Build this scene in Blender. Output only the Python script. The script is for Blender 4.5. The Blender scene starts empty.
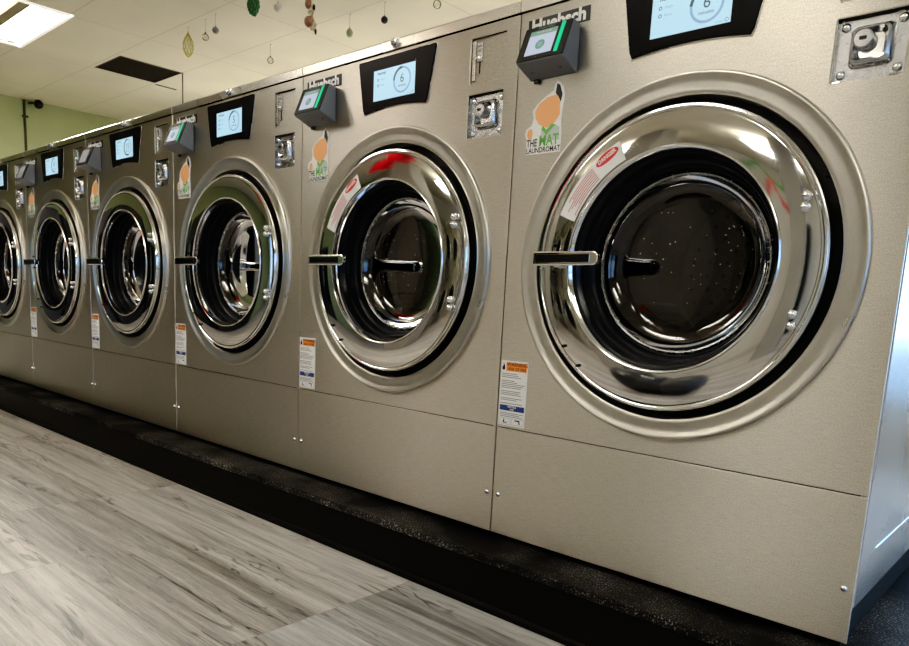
import bpy, bmesh, math, random
from mathutils import Vector, Matrix
random.seed(7)
S = 0.86            # washer width in metres
Z0 = 0.19*S         # height of the washer bases above the floor
scn = bpy.context.scene
col = scn.collection
PI = math.pi

# ------------------------------------------------------------------ materials
MAT = {}
def nmat(name):
    m = bpy.data.materials.new(name); m.use_nodes = True
    nt = m.node_tree; b = nt.nodes['Principled BSDF']
    MAT[name] = m
    return m, nt, b
def N(nt, typ, **kw):
    n = nt.nodes.new(typ)
    for k, v in kw.items():
        if k == 'ins':
            for i, x in v.items(): n.inputs[i].default_value = x
        else: setattr(n, k, v)
    return n
def simple(name, rgb, rough=0.5, metal=0.0, emit=None, estr=0.0, noise=0.0, scale=60.0, spec=0.5, coat=0.0):
    m, nt, b = nmat(name)
    b.inputs['Base Color'].default_value = (*rgb, 1)
    b.inputs['Roughness'].default_value = rough
    b.inputs['Metallic'].default_value = metal
    b.inputs['Specular IOR Level'].default_value = spec
    b.inputs['Coat Weight'].default_value = coat
    if emit:
        b.inputs['Emission Color'].default_value = (*emit, 1)
        b.inputs['Emission Strength'].default_value = estr
    # procedural mottling, even where faint
    tc = N(nt, 'ShaderNodeTexCoord')
    nz = N(nt, 'ShaderNodeTexNoise', ins={'Scale': scale, 'Detail': 3.0})
    nt.links.new(tc.outputs['Object'], nz.inputs['Vector'])
    if noise > 0:
        mx = N(nt, 'ShaderNodeMixRGB', blend_type='MULTIPLY', ins={0: noise, 1: (*rgb, 1)})
        cr = N(nt, 'ShaderNodeValToRGB')
        cr.color_ramp.elements[0].position = 0.3; cr.color_ramp.elements[1].position = 0.7
        nt.links.new(nz.outputs['Fac'], cr.inputs[0]); nt.links.new(cr.outputs[0], mx.inputs[2])
        nt.links.new(mx.outputs[0], b.inputs['Base Color'])
    else:
        mr = N(nt, 'ShaderNodeMapRange', ins={'To Min': max(0.02, rough*0.92), 'To Max': min(1, rough*1.08)})
        nt.links.new(nz.outputs['Fac'], mr.inputs['Value']); nt.links.new(mr.outputs[0], b.inputs['Roughness'])
    return m

def steel(name, rgb, rough, aniso, tangent, grain=0.16, stretch=(1, 1, 28), gs=34):
    m, nt, b = nmat(name)
    b.inputs['Metallic'].default_value = 1.0
    b.inputs['Anisotropic'].default_value = aniso
    tc = N(nt, 'ShaderNodeTexCoord')
    mp = N(nt, 'ShaderNodeMapping'); mp.inputs['Scale'].default_value = stretch
    nt.links.new(tc.outputs['Object'], mp.inputs['Vector'])
    n1 = N(nt, 'ShaderNodeTexNoise', ins={'Scale': gs, 'Detail': 5.0, 'Roughness': 0.7})
    n2 = N(nt, 'ShaderNodeTexNoise', ins={'Scale': 2.6, 'Detail': 4.0})
    n3 = N(nt, 'ShaderNodeTexNoise', ins={'Scale': 420.0, 'Detail': 1.0})
    nt.links.new(mp.outputs[0], n1.inputs['Vector']); nt.links.new(tc.outputs['Object'], n2.inputs['Vector']); nt.links.new(tc.outputs['Object'], n3.inputs['Vector'])
    a = N(nt, 'ShaderNodeMath', operation='ADD'); nt.links.new(n1.outputs['Fac'], a.inputs[0]); nt.links.new(n3.outputs['Fac'], a.inputs[1])
    mr = N(nt, 'ShaderNodeMapRange', ins={'From Min': 0.6, 'From Max': 1.4, 'To Min': 1-grain, 'To Max': 1+grain*0.4})
    nt.links.new(a.outputs[0], mr.inputs['Value'])
    mx = N(nt, 'ShaderNodeMixRGB', blend_type='MULTIPLY', ins={0: 1.0, 1: (*rgb, 1)})
    nt.links.new(mr.outputs[0], mx.inputs[2]); nt.links.new(mx.outputs[0], b.inputs['Base Color'])
    r = N(nt, 'ShaderNodeMapRange', ins={'From Min': 0.3, 'From Max': 0.7, 'To Min': rough*0.88, 'To Max': rough*1.15})
    nt.links.new(n2.outputs['Fac'], r.inputs['Value']); nt.links.new(r.outputs[0], b.inputs['Roughness'])
    if tangent:
        cx = N(nt, 'ShaderNodeCombineXYZ', ins={0: tangent[0], 1: tangent[1], 2: tangent[2]})
        nt.links.new(cx.outputs[0], b.inputs['Tangent'])
    return m
steel('brushed_steel', (0.635, 0.60, 0.535), 0.40, 0.93, (0, 0, 1), grain=0.42)
steel('side_steel', (0.80, 0.81, 0.82), 0.26, 0.0, (0, 0, 1), grain=0.08)
steel('trim_steel', (0.60, 0.575, 0.53), 0.27, 0.6, (0, 0, 1))
steel('satin_ring', (0.66, 0.635, 0.585), 0.30, 0.0, None, grain=0.10, stretch=(1, 1, 1))
simple('chrome', (0.79, 0.785, 0.775), 0.05, 1.0)
simple('chrome_bright', (0.86, 0.86, 0.86), 0.08, 1.0)
simple('plate_chrome', (0.42, 0.42, 0.425), 0.27, 1.0)
simple('cup_chrome', (0.6, 0.6, 0.6), 0.16, 1.0)
simple('drum_steel', (0.20, 0.20, 0.21), 0.42, 1.0, noise=0.35, scale=120)
simple('dark_cavity', (0.012, 0.012, 0.013), 0.7)
simple('rubber', (0.008, 0.009, 0.011), 0.35, spec=0.22)
simple('gap_black', (0.006, 0.006, 0.006), 0.6)
simple('bezel_black', (0.006, 0.006, 0.007), 0.3, spec=0.12)
simple('bezel_gloss', (0.012, 0.012, 0.013), 0.2, spec=0.3)
simple('reader_grey', (0.25, 0.265, 0.29), 0.55, noise=0.25, scale=700)
simple('reader_black', (0.015, 0.016, 0.018), 0.35)
simple('label_white', (0.80, 0.80, 0.78), 0.5)
simple('label_black', (0.012, 0.012, 0.012), 0.45)
simple('label_text', (0.22, 0.22, 0.22), 0.6)
simple('label_orange', (0.85, 0.24, 0.04), 0.5)
simple('label_blue', (0.02, 0.045, 0.16), 0.5)
simple('label_red', (0.62, 0.03, 0.03), 0.5)
simple('label_redtext', (0.55, 0.10, 0.10), 0.55)
simple('sticker_orange', (0.80, 0.36, 0.16), 0.5)
simple('sticker_green', (0.13, 0.42, 0.08), 0.5)
simple('sticker_grey', (0.50, 0.53, 0.52), 0.5)
simple('screen_blue', (0.05, 0.08, 0.1), 0.25, emit=(0.46, 0.72, 0.86), estr=0.92)
simple('screen_ink', (0.01, 0.02, 0.03), 0.3, emit=(0.05, 0.13, 0.18), estr=0.5)
simple('screen_ring', (0.03, 0.05, 0.06), 0.3, emit=(0.20, 0.36, 0.55), estr=0.95)
simple('reader_screen', (0.05, 0.05, 0.06), 0.25, emit=(0.56, 0.62, 0.75), estr=0.8)
simple('reader_screen_dim', (0.25, 0.25, 0.27), 0.25, emit=(0.50, 0.52, 0.6), estr=0.25)
simple('reader_head', (0.03, 0.05, 0.04), 0.3, emit=(0.16, 0.28, 0.21), estr=0.9)
simple('reader_icon', (0.03, 0.05, 0.04), 0.3, emit=(0.08, 0.25, 0.16), estr=0.9)
simple('led_green', (0.0, 0.2, 0.08), 0.3, emit=(0.02, 0.50, 0.22), estr=0.95)
simple('led_off', (0.10, 0.12, 0.11), 0.3)
simple('plinth_black', (0.0105, 0.0097, 0.0085), 0.5, spec=0.12)
simple('pipe_green', (0.05, 0.06, 0.03), 0.6)
simple('black_plastic', (0.008, 0.008, 0.008), 0.35)
simple('brown_metal', (0.07, 0.05, 0.04), 0.6)
simple('vent_brown', (0.055, 0.045, 0.035), 0.8, noise=0.4, scale=90)
simple('cable_dark', (0.03, 0.028, 0.025), 0.7)
simple('fixture_white', (0.85, 0.84, 0.80), 0.4, emit=(1, 0.97, 0.9), estr=0.6)  # weak glow stands for tube light falling on the housing
simple('fixture_spine', (0.30, 0.25, 0.17), 0.5)
simple('tube_glow', (0.9, 0.9, 0.9), 0.4, emit=(1.0, 0.955, 0.86), estr=14.0)
simple('panel_glow', (0.9, 0.9, 0.9), 0.4, emit=(1.0, 0.965, 0.90), estr=15.0)
simple('panel_glow_dim', (0.9, 0.9, 0.9), 0.4, emit=(1.0, 0.955, 0.86), estr=5.6)
simple('string_thread', (0.30, 0.27, 0.20), 0.8)
simple('gold_leaf', (0.50, 0.46, 0.10), 0.4, 0.4)
simple('silver_grey', (0.30, 0.29, 0.27), 0.35, 0.3)
simple('pearl_white', (0.78, 0.76, 0.70), 0.25, 0.1)
simple('sage_green', (0.36, 0.42, 0.24), 0.5)
simple('glitter_black', (0.015, 0.014, 0.013), 0.4)
simple('pine_green', (0.10, 0.26, 0.12), 0.5, noise=0.5, scale=300)
simple('rose_copper', (0.50, 0.27, 0.20), 0.28, 0.6)
simple('cream_ribbon', (0.80, 0.74, 0.52), 0.5)
simple('wine_red', (0.16, 0.02, 0.02), 0.5)
simple('tinsel_red', (0.80, 0.02, 0.04), 0.4, 0.15)
simple('tinsel_green', (0.08, 0.40, 0.06), 0.4, 0.1)
simple('dryer_dark', (0.03, 0.03, 0.033), 0.3)
simple('frame_alu', (0.45, 0.46, 0.47), 0.35, 0.9)

def glass_mat(name, tint, ior=1.45, rough=0.0, extra=0.0):
    m, nt, b = nmat(name)
    nt.nodes.remove(b)
    out = nt.nodes['Material Output']
    tr = N(nt, 'ShaderNodeBsdfTransparent'); tr.inputs[0].default_value = (*tint, 1)
    gl = N(nt, 'ShaderNodeBsdfGlossy', ins={'Roughness': rough}); gl.inputs[0].default_value = (1, 1, 1, 1)
    fr = N(nt, 'ShaderNodeFresnel', ins={'IOR': ior})
    add = N(nt, 'ShaderNodeMath', operation='ADD', ins={1: extra})
    nt.links.new(fr.outputs[0], add.inputs[0])
    mx = N(nt, 'ShaderNodeMixShader')
    nt.links.new(add.outputs[0], mx.inputs[0]); nt.links.new(tr.outputs[0], mx.inputs[1]); nt.links.new(gl.outputs[0], mx.inputs[2])
    nt.links.new(mx.outputs[0], out.inputs['Surface'])
    return m
glass_mat('door_glass', (0.16, 0.16, 0.165), 1.33, 0.03, 0.065)
glass_mat('window_glass', (0.93, 0.96, 0.97), 1.45)
glass_mat('bauble_glass', (0.93, 0.94, 0.86), 1.35, 0.05, 0.06)

# floor: plank tone and a window-light tint live in a colour attribute, the grain is noise stretched along the plank
def floor_mat():
    m, nt, b = nmat('wood_planks')
    at = N(nt, 'ShaderNodeAttribute', attribute_name='plank')
    sep = N(nt, 'ShaderNodeSeparateColor'); nt.links.new(at.outputs['Color'], sep.inputs[0])
    tc = N(nt, 'ShaderNodeTexCoord')
    off = N(nt, 'ShaderNodeCombineXYZ')
    k = N(nt, 'ShaderNodeMath', operation='MULTIPLY', ins={1: 37.0}); nt.links.new(sep.outputs[1], k.inputs[0]); nt.links.new(k.outputs[0], off.inputs[2])
    va = N(nt, 'ShaderNodeVectorMath', operation='ADD'); nt.links.new(tc.outputs['Object'], va.inputs[0]); nt.links.new(off.outputs[0], va.inputs[1])
    def noise(sc, scale, det, dist=0.0, rough=0.6):
        mp = N(nt, 'ShaderNodeMapping'); mp.inputs['Scale'].default_value = sc
        nt.links.new(va.outputs[0], mp.inputs['Vector'])
        n = N(nt, 'ShaderNodeTexNoise', ins={'Scale': scale, 'Detail': det, 'Roughness': rough, 'Distortion': dist})
        nt.links.new(mp.outputs[0], n.inputs['Vector']); return n
    broad = noise((0.30, 7.0, 1), 2.6, 6.0, 0.8, 0.65)
    mid = noise((1.6, 34.0, 1), 3.4, 9.0, 1.4, 0.8)
    fine = noise((5.0, 75.0, 1), 11.0, 6.0, 0.4, 0.85)
    # cathedral grain: contours of a distorted noise
    kn = noise((0.8, 7.0, 1), 1.7, 3.0, 0.6)
    km = N(nt, 'ShaderNodeMath', operation='MULTIPLY', ins={1: 55.0}); nt.links.new(kn.outputs['Fac'], km.inputs[0])
    ks = N(nt, 'ShaderNodeMath', operation='SINE'); nt.links.new(km.outputs[0], ks.inputs[0])
    kr = N(nt, 'ShaderNodeMapRange', ins={'From Min': 0.62, 'From Max': 0.98, 'To Min': 0.0, 'To Max': 1.0}); nt.links.new(ks.outputs[0], kr.inputs['Value'])
    kmask = noise((0.8, 4.0, 1), 2.1, 3.0)
    kmr = N(nt, 'ShaderNodeMapRange', ins={'From Min': 0.50, 'From Max': 0.60, 'To Min': 0.0, 'To Max': 0.75}); nt.links.new(kmask.outputs['Fac'], kmr.inputs['Value'])
    kf = N(nt, 'ShaderNodeMath', operation='MULTIPLY'); nt.links.new(kr.outputs[0], kf.inputs[0]); nt.links.new(kmr.outputs[0], kf.inputs[1])
    # sum to a value
    s1 = N(nt, 'ShaderNodeMath', operation='MULTIPLY_ADD', ins={1: 1.35}); nt.links.new(broad.outputs['Fac'], s1.inputs[0])
    t0 = N(nt, 'ShaderNodeMath', operation='MULTIPLY_ADD', ins={1: 0.24, 2: -0.80}); nt.links.new(sep.outputs[0], t0.inputs[0]); nt.links.new(t0.outputs[0], s1.inputs[2])
    s2 = N(nt, 'ShaderNodeMath', operation='MULTIPLY_ADD', ins={1: 0.75}); nt.links.new(mid.outputs['Fac'], s2.inputs[0]); nt.links.new(s1.outputs[0], s2.inputs[2])
    s3 = N(nt, 'ShaderNodeMath', operation='MULTIPLY_ADD', ins={1: 0.50}); nt.links.new(fine.outputs['Fac'], s3.inputs[0]); nt.links.new(s2.outputs[0], s3.inputs[2])
    s4 = N(nt, 'ShaderNodeMath', operation='MULTIPLY_ADD', ins={1: -0.42}); nt.links.new(kf.outputs[0], s4.inputs[0]); nt.links.new(s3.outputs[0], s4.inputs[2])
    cr = N(nt, 'ShaderNodeValToRGB'); e = cr.color_ramp.elements
    e[0].position = 0.12; e[0].color = (0.085, 0.074, 0.064, 1)
    e[1].position = 0.92; e[1].color = (0.70, 0.655, 0.60, 1)
    for p, c in ((0.36, (0.215, 0.195, 0.175, 1)), (0.56, (0.365, 0.333, 0.30, 1)), (0.72, (0.53, 0.49, 0.445, 1))):
        x = e.new(p); x.color = c
    nt.links.new(s4.outputs[0], cr.inputs[0])
    cool = N(nt, 'ShaderNodeMixRGB', blend_type='MULTIPLY', ins={2: (0.93, 0.98, 1.04, 1)})
    nt.links.new(sep.outputs[2], cool.inputs[0]); nt.links.new(cr.outputs[0], cool.inputs[1])
    nt.links.new(cool.outputs[0], b.inputs['Base Color'])
    b.inputs['Roughness'].default_value = 0.42
    b.inputs['Specular IOR Level'].default_value = 0.4
    bp = N(nt, 'ShaderNodeBump', ins={'Strength': 0.12, 'Distance': 0.003}); nt.links.new(s4.outputs[0], bp.inputs['Height']); nt.links.new(bp.outputs[0], b.inputs['Normal'])
floor_mat()

def ceiling_mat():
    m, nt, b = nmat('ceiling_tile')
    tc = N(nt, 'ShaderNodeTexCoord')
    sx = N(nt, 'ShaderNodeSeparateXYZ'); nt.links.new(tc.outputs['Object'], sx.inputs[0])
    def line(axis, off, per, w):
        a = N(nt, 'ShaderNodeMath', operation='ADD', ins={1: -off*S + per*S*40}); nt.links.new(sx.outputs[axis], a.inputs[0])
        d = N(nt, 'ShaderNodeMath', operation='MODULO', ins={1: per*S}); nt.links.new(a.outputs[0], d.inputs[0])
        c = N(nt, 'ShaderNodeMath', operation='LESS_THAN', ins={1: w}); nt.links.new(d.outputs[0], c.inputs[0])
        return c
    lx = line(0, -6.69, 1.42, 0.009); ly = line(1, 1.675, 0.72, 0.009)
    mxm = N(nt, 'ShaderNodeMath', operation='MAXIMUM'); nt.links.new(lx.outputs[0], mxm.inputs[0]); nt.links.new(ly.outputs[0], mxm.inputs[1])
    n1 = N(nt, 'ShaderNodeTexNoise', ins={'Scale': 190.0, 'Detail': 3.0}); nt.links.new(tc.outputs['Object'], n1.inputs['Vector'])
    n2 = N(nt, 'ShaderNodeTexNoise', ins={'Scale': 1.6, 'Detail': 3.0}); nt.links.new(tc.outputs['Object'], n2.inputs['Vector'])
    cr = N(nt, 'ShaderNodeValToRGB'); e = cr.color_ramp.elements
    e[0].position = 0.3; e[0].color = (0.70, 0.64, 0.49, 1); e[1].position = 0.62; e[1].color = (0.82, 0.77, 0.62, 1)
    nt.links.new(n1.outputs['Fac'], cr.inputs[0])
    c2 = N(nt, 'ShaderNodeMapRange', ins={'From Min': 0.3, 'From Max': 0.7, 'To Min': 0.92, 'To Max': 1.04}); nt.links.new(n2.outputs['Fac'], c2.inputs['Value'])
    mu = N(nt, 'ShaderNodeMixRGB', blend_type='MULTIPLY', ins={0: 1.0}); nt.links.new(cr.outputs[0], mu.inputs[1]); nt.links.new(c2.outputs[0], mu.inputs[2])
    mx = N(nt, 'ShaderNodeMixRGB', ins={2: (0.40, 0.34, 0.23, 1)})
    mm = N(nt, 'ShaderNodeMath', operation='MULTIPLY', ins={1: 0.5}); nt.links.new(mxm.outputs[0], mm.inputs[0])
    nt.links.new(mm.outputs[0], mx.inputs[0]); nt.links.new(mu.outputs[0], mx.inputs[1])
    nt.links.new(mx.outputs[0], b.inputs['Base Color'])
    b.inputs['Roughness'].default_value = 0.9
    bp = N(nt, 'ShaderNodeBump', ins={'Strength': 0.25, 'Distance': 0.002}); nt.links.new(n1.outputs['Fac'], bp.inputs['Height']); nt.links.new(bp.outputs[0], b.inputs['Normal'])
ceiling_mat()

def wall_mat(name, rgb):
    m, nt, b = nmat(name)
    tc = N(nt, 'ShaderNodeTexCoord')
    n = N(nt, 'ShaderNodeTexNoise', ins={'Scale': 3.0, 'Detail': 5.0}); nt.links.new(tc.outputs['Object'], n.inputs['Vector'])
    cr = N(nt, 'ShaderNodeValToRGB'); e = cr.color_ramp.elements
    e[0].position = 0.3; e[0].color = tuple(c*0.93 for c in rgb)+(1,); e[1].position = 0.7; e[1].color = tuple(min(1, c*1.05) for c in rgb)+(1,)
    nt.links.new(n.outputs['Fac'], cr.inputs[0]); nt.links.new(cr.outputs[0], b.inputs['Base Color'])
    b.inputs['Roughness'].default_value = 0.75
wall_mat('pillar_paint', (0.30, 0.275, 0.235)); wall_mat('green_paint', (0.42, 0.47, 0.255)); wall_mat('cream_paint', (0.64, 0.62, 0.56))

def dusty_mat():
    m, nt, b = nmat('plinth_dusty')
    tc = N(nt, 'ShaderNodeTexCoord')
    v = N(nt, 'ShaderNodeTexNoise', ins={'Scale': 260.0, 'Detail': 2.0}); nt.links.new(tc.outputs['Object'], v.inputs['Vector'])
    p = N(nt, 'ShaderNodeTexNoise', ins={'Scale': 5.0, 'Detail': 4.0}); nt.links.new(tc.outputs['Object'], p.inputs['Vector'])
    a = N(nt, 'ShaderNodeMapRange', ins={'From Min': 0.57, 'From Max': 0.70}); nt.links.new(v.outputs['Fac'], a.inputs['Value'])
    q = N(nt, 'ShaderNodeMapRange', ins={'From Min': 0.42, 'From Max': 0.66, 'To Max': 0.9}); nt.links.new(p.outputs['Fac'], q.inputs['Value'])
    mlt = N(nt, 'ShaderNodeMath', operation='MULTIPLY'); nt.links.new(a.outputs[0], mlt.inputs[0]); nt.links.new(q.outputs[0], mlt.inputs[1])
    base = N(nt, 'ShaderNodeMixRGB', ins={1: (0.006, 0.006, 0.006, 1), 2: (0.045, 0.043, 0.040, 1)}); nt.links.new(q.outputs[0], base.inputs[0])
    mx = N(nt, 'ShaderNodeMixRGB', ins={2: (0.55, 0.52, 0.48, 1)}); nt.links.new(mlt.outputs[0], mx.inputs[0]); nt.links.new(base.outputs[0], mx.inputs[1])
    nt.links.new(mx.outputs[0], b.inputs['Base Color']); b.inputs['Roughness'].default_value = 0.6; b.inputs['Specular IOR Level'].default_value = 0.12
    bp = N(nt, 'ShaderNodeBump', ins={'Strength': 0.3, 'Distance': 0.002}); nt.links.new(v.outputs['Fac'], bp.inputs['Height']); nt.links.new(bp.outputs[0], b.inputs['Normal'])
dusty_mat()

# ------------------------------------------------------------------ mesh builder
def curve_mesh(cu):
    o = bpy.data.objects.new('tmp', cu); col.objects.link(o)
    dg = bpy.context.evaluated_depsgraph_get(); dg.update()
    me = bpy.data.meshes.new_from_object(o.evaluated_get(dg))
    bpy.data.objects.remove(o); bpy.data.curves.remove(cu)
    return me

class MB:
    """collects shapes, in units of one washer width, as one mesh"""
    def __init__(s): s.bm = bmesh.new(); s.mats = []
    def mi(s, m):
        if m not in s.mats: s.mats.append(m)
        return s.mats.index(m)
    def _setm(s, faces, m):
        i = s.mi(m)
        for f in faces: f.material_index = i
    def soft(s, fs):
        for f in fs: f.smooth = True
    def face(s, pts, m):
        f = s.bm.faces.new([s.bm.verts.new(p) for p in pts]); s._setm([f], m); return f
    def box(s, x0, x1, y0, y1, z0, z1, m, bev=0.0, seg=2):
        r = bmesh.ops.create_cube(s.bm, size=1.0); vs = r['verts']
        for v in vs: v.co = Vector(((x0+x1)/2+v.co.x*(x1-x0), (y0+y1)/2+v.co.y*(y1-y0), (z0+z1)/2+v.co.z*(z1-z0)))
        fs = set(f for v in vs for f in v.link_faces); s._setm(fs, m)
        if bev > 0:
            es = list(set(e for v in vs for e in v.link_edges))
            bmesh.ops.bevel(s.bm, geom=es, offset=bev, segments=seg, affect='EDGES', profile=0.5)
    def prism(s, poly, x0, x1, m, bev=0.0, axis='x'):
        """poly in (y,z) extruded along x, or poly in (x,z) extruded along y"""
        def P(a, b, t): return Vector((t, a, b)) if axis == 'x' else Vector((a, t, b))
        A = [s.bm.verts.new(P(a, b, x0)) for a, b in poly]; B = [s.bm.verts.new(P(a, b, x1)) for a, b in poly]
        n = len(poly); fs = [s.bm.faces.new(A), s.bm.faces.new(B[::-1])]
        for i in range(n): fs.append(s.bm.faces.new([A[i], B[i], B[(i+1) % n], A[(i+1) % n]]))
        bmesh.ops.recalc_face_normals(s.bm, faces=fs); s._setm(fs, m)
        if bev > 0:
            es = list(set(e for f in fs for e in f.edges))
            bmesh.ops.bevel(s.bm, geom=es, offset=bev, segments=2, affect='EDGES', profile=0.5)
    def lathe(s, prof, cx, cz, m, n=96, a0=0.0, a1=2*PI):
        """profile (r, y) turned about the y axis"""
        full = abs(a1-a0-2*PI) < 1e-6; k = n if full else n+1
        rings = []
        for r, y in prof:
            if r < 1e-7: rings.append([s.bm.verts.new((cx, y, cz))])
            else: rings.append([s.bm.verts.new((cx+r*math.cos(a0+(a1-a0)*i/n), y, cz+r*math.sin(a0+(a1-a0)*i/n))) for i in range(k)])
        fs = []
        for A, B in zip(rings[:-1], rings[1:]):
            for i in range(n):
                j = (i+1) % k if full else i+1
                if len(A) == 1 and len(B) == 1: continue
                if len(A) == 1: fs.append(s.bm.faces.new([A[0], B[i], B[j]]))
                elif len(B) == 1: fs.append(s.bm.faces.new([A[i], B[0], A[j]]))
                else: fs.append(s.bm.faces.new([A[i], B[i], B[j], A[j]]))
        s._setm(fs, m); s.soft(fs)
    def ball(s, c, r, m, sc=(1, 1, 1), u=20, v=14):
        rr = bmesh.ops.create_uvsphere(s.bm, u_segments=u, v_segments=v, radius=1.0)
        for q in rr['verts']: q.co = Vector((c[0]+q.co.x*r*sc[0], c[1]+q.co.y*r*sc[1], c[2]+q.co.z*r*sc[2]))
        fs = set(f for q in rr['verts'] for f in q.link_faces); s._setm(fs, m); s.soft(fs)
    def tube(s, pts, r, m, n=8, closed=False):
        pts = [Vector(p) for p in pts]; K = len(pts); rings = []
        up = None
        for i, p in enumerate(pts):
            d = (pts[(i+1) % K]-pts[i-1]) if closed else (pts[min(i+1, K-1)]-pts[max(i-1, 0)])
            d.normalize()
            if up is None: up = d.orthogonal().normalized()
            up = (up - d*up.dot(d)); up = up.normalized() if up.length > 1e-6 else d.orthogonal().normalized()
            w = d.cross(up); rad = r[i] if isinstance(r, (list, tuple)) else r
            rings.append([s.bm.verts.new(p+up*rad*math.cos(2*PI*j/n)+w*rad*math.sin(2*PI*j/n)) for j in range(n)])
        fs = []
        R = range(K) if closed else range(K-1)
        for i in R:
            A, B = rings[i], rings[(i+1) % K]
            for j in range(n): fs.append(s.bm.faces.new([A[j], A[(j+1) % n], B[(j+1) % n], B[j]]))
        if not closed: fs += [s.bm.faces.new(rings[0][::-1]), s.bm.faces.new(rings[-1])]
        s._setm(fs, m); s.soft(fs)
    def add_mesh(s, me, M, m):
        vs = [s.bm.verts.new(M @ v.co) for v in me.vertices]; fs = []
        for p in me.polygons:
            try: fs.append(s.bm.faces.new([vs[i] for i in p.vertices]))
            except ValueError: pass
        s._setm(fs, m); bpy.data.meshes.remove(me)
    def text(s, body, size, M, m, bold=0.0, align='CENTER', sx=1.0, spacing=1.0):
        cu = bpy.data.curves.new('tmp', 'FONT'); cu.body = body; cu.size = size; cu.align_x = align; cu.align_y = 'CENTER'
        cu.offset = bold*size; cu.resolution_u = 3; cu.space_character = spacing
        s.add_mesh(curve_mesh(cu), M @ Matrix.Diagonal((sx, 1, 1, 1)), m)
    def plate(s, outer, holes, y0, y1, m, bev=0.0):
        """flat sheet in x,z with holes, front at y0, back at y1"""
        cu = bpy.data.curves.new('tmp', 'CURVE'); cu.dimensions = '2D'; cu.fill_mode = 'BOTH'
        t = (y1-y0)
        cu.extrude = max(1e-5, t/2-bev); cu.bevel_depth = bev; cu.bevel_resolution = 1; cu.offset = -bev
        for lp in [outer]+list(holes):
            sp = cu.splines.new('POLY'); sp.points.add(len(lp)-1); sp.use_cyclic_u = True
            for p, q in zip(sp.points, lp): p.co = (q[0], q[1], 0, 1)
        # curve z+ -> -y
        M = Matrix(((1, 0, 0, 0), (0, 0, -1, (y0+y1)/2), (0, 1, 0, 0), (0, 0, 0, 1)))
        s.add_mesh(curve_mesh(cu), M, m)
    def build(s, name, parent=None, angle=35, xf=None):
        me = bpy.data.meshes.new(name)
        s.bm.transform(Matrix.Scale(S, 4) if xf is None else xf)
        bmesh.ops.remove_doubles(s.bm, verts=s.bm.verts, dist=1e-6)
        ta = math.radians(angle)
        for e in s.bm.edges:
            if len(e.link_faces) == 2: e.smooth = e.calc_face_angle(0.0) < ta
        s.bm.to_mesh(me); s.bm.free()
        for m in s.mats: me.materials.append(MAT[m])
        o = bpy.data.objects.new(name, me); col.objects.link(o)
        if parent: o.parent = parent
        return o

def front(x, z, y): # text plane facing -y, centred at x,z
    return Matrix(((1, 0, 0, x), (0, 0, -1, y), (0, 1, 0, z), (0, 0, 0, 1)))
def circ(cx, cz, r, n=96): return [(cx+r*math.cos(2*PI*i/n), cz+r*math.sin(2*PI*i/n)) for i in range(n)]
def rect(x0, x1, z0, z1): return [(x0, z0), (x1, z0), (x1, z1), (x0, z1)]
def rrect(x0, x1, z0, z1, r, n=5):
    out = []
    for cx, cz, a in ((x1-r, z0+r, -PI/2), (x1-r, z1-r, 0), (x0+r, z1-r, PI/2), (x0+r, z0+r, PI)):
        for i in range(n+1):
            t = a+PI/2*i/n; out.append((cx+r*math.cos(t), cz+r*math.sin(t)))
    return out
def tag(o, label=None, cat=None, group=None, kind=None):
    if label: o['label'] = label
    if cat: o['category'] = cat
    if group: o['group'] = group
    if kind: o['kind'] = kind
    return o
def empty(name, loc):
    o = bpy.data.objects.new(name, None); col.objects.link(o); o.location = loc; o.empty_display_size = 0.1
    return o
def W(x, y, z): return (x*S, y*S, z*S+Z0)
WX = Matrix.Translation((0, 0, Z0)) @ Matrix.Scale(S, 4)      # washer units -> room metres

# ------------------------------------------------------------------ the washers
ZK, ZT, ZTOP, CX, CZ = 0.333, 1.4988, 1.5357, 0.5, 0.8215
DEEP = 1.02
def lab(o, text): o['label'] = text; return o

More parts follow.
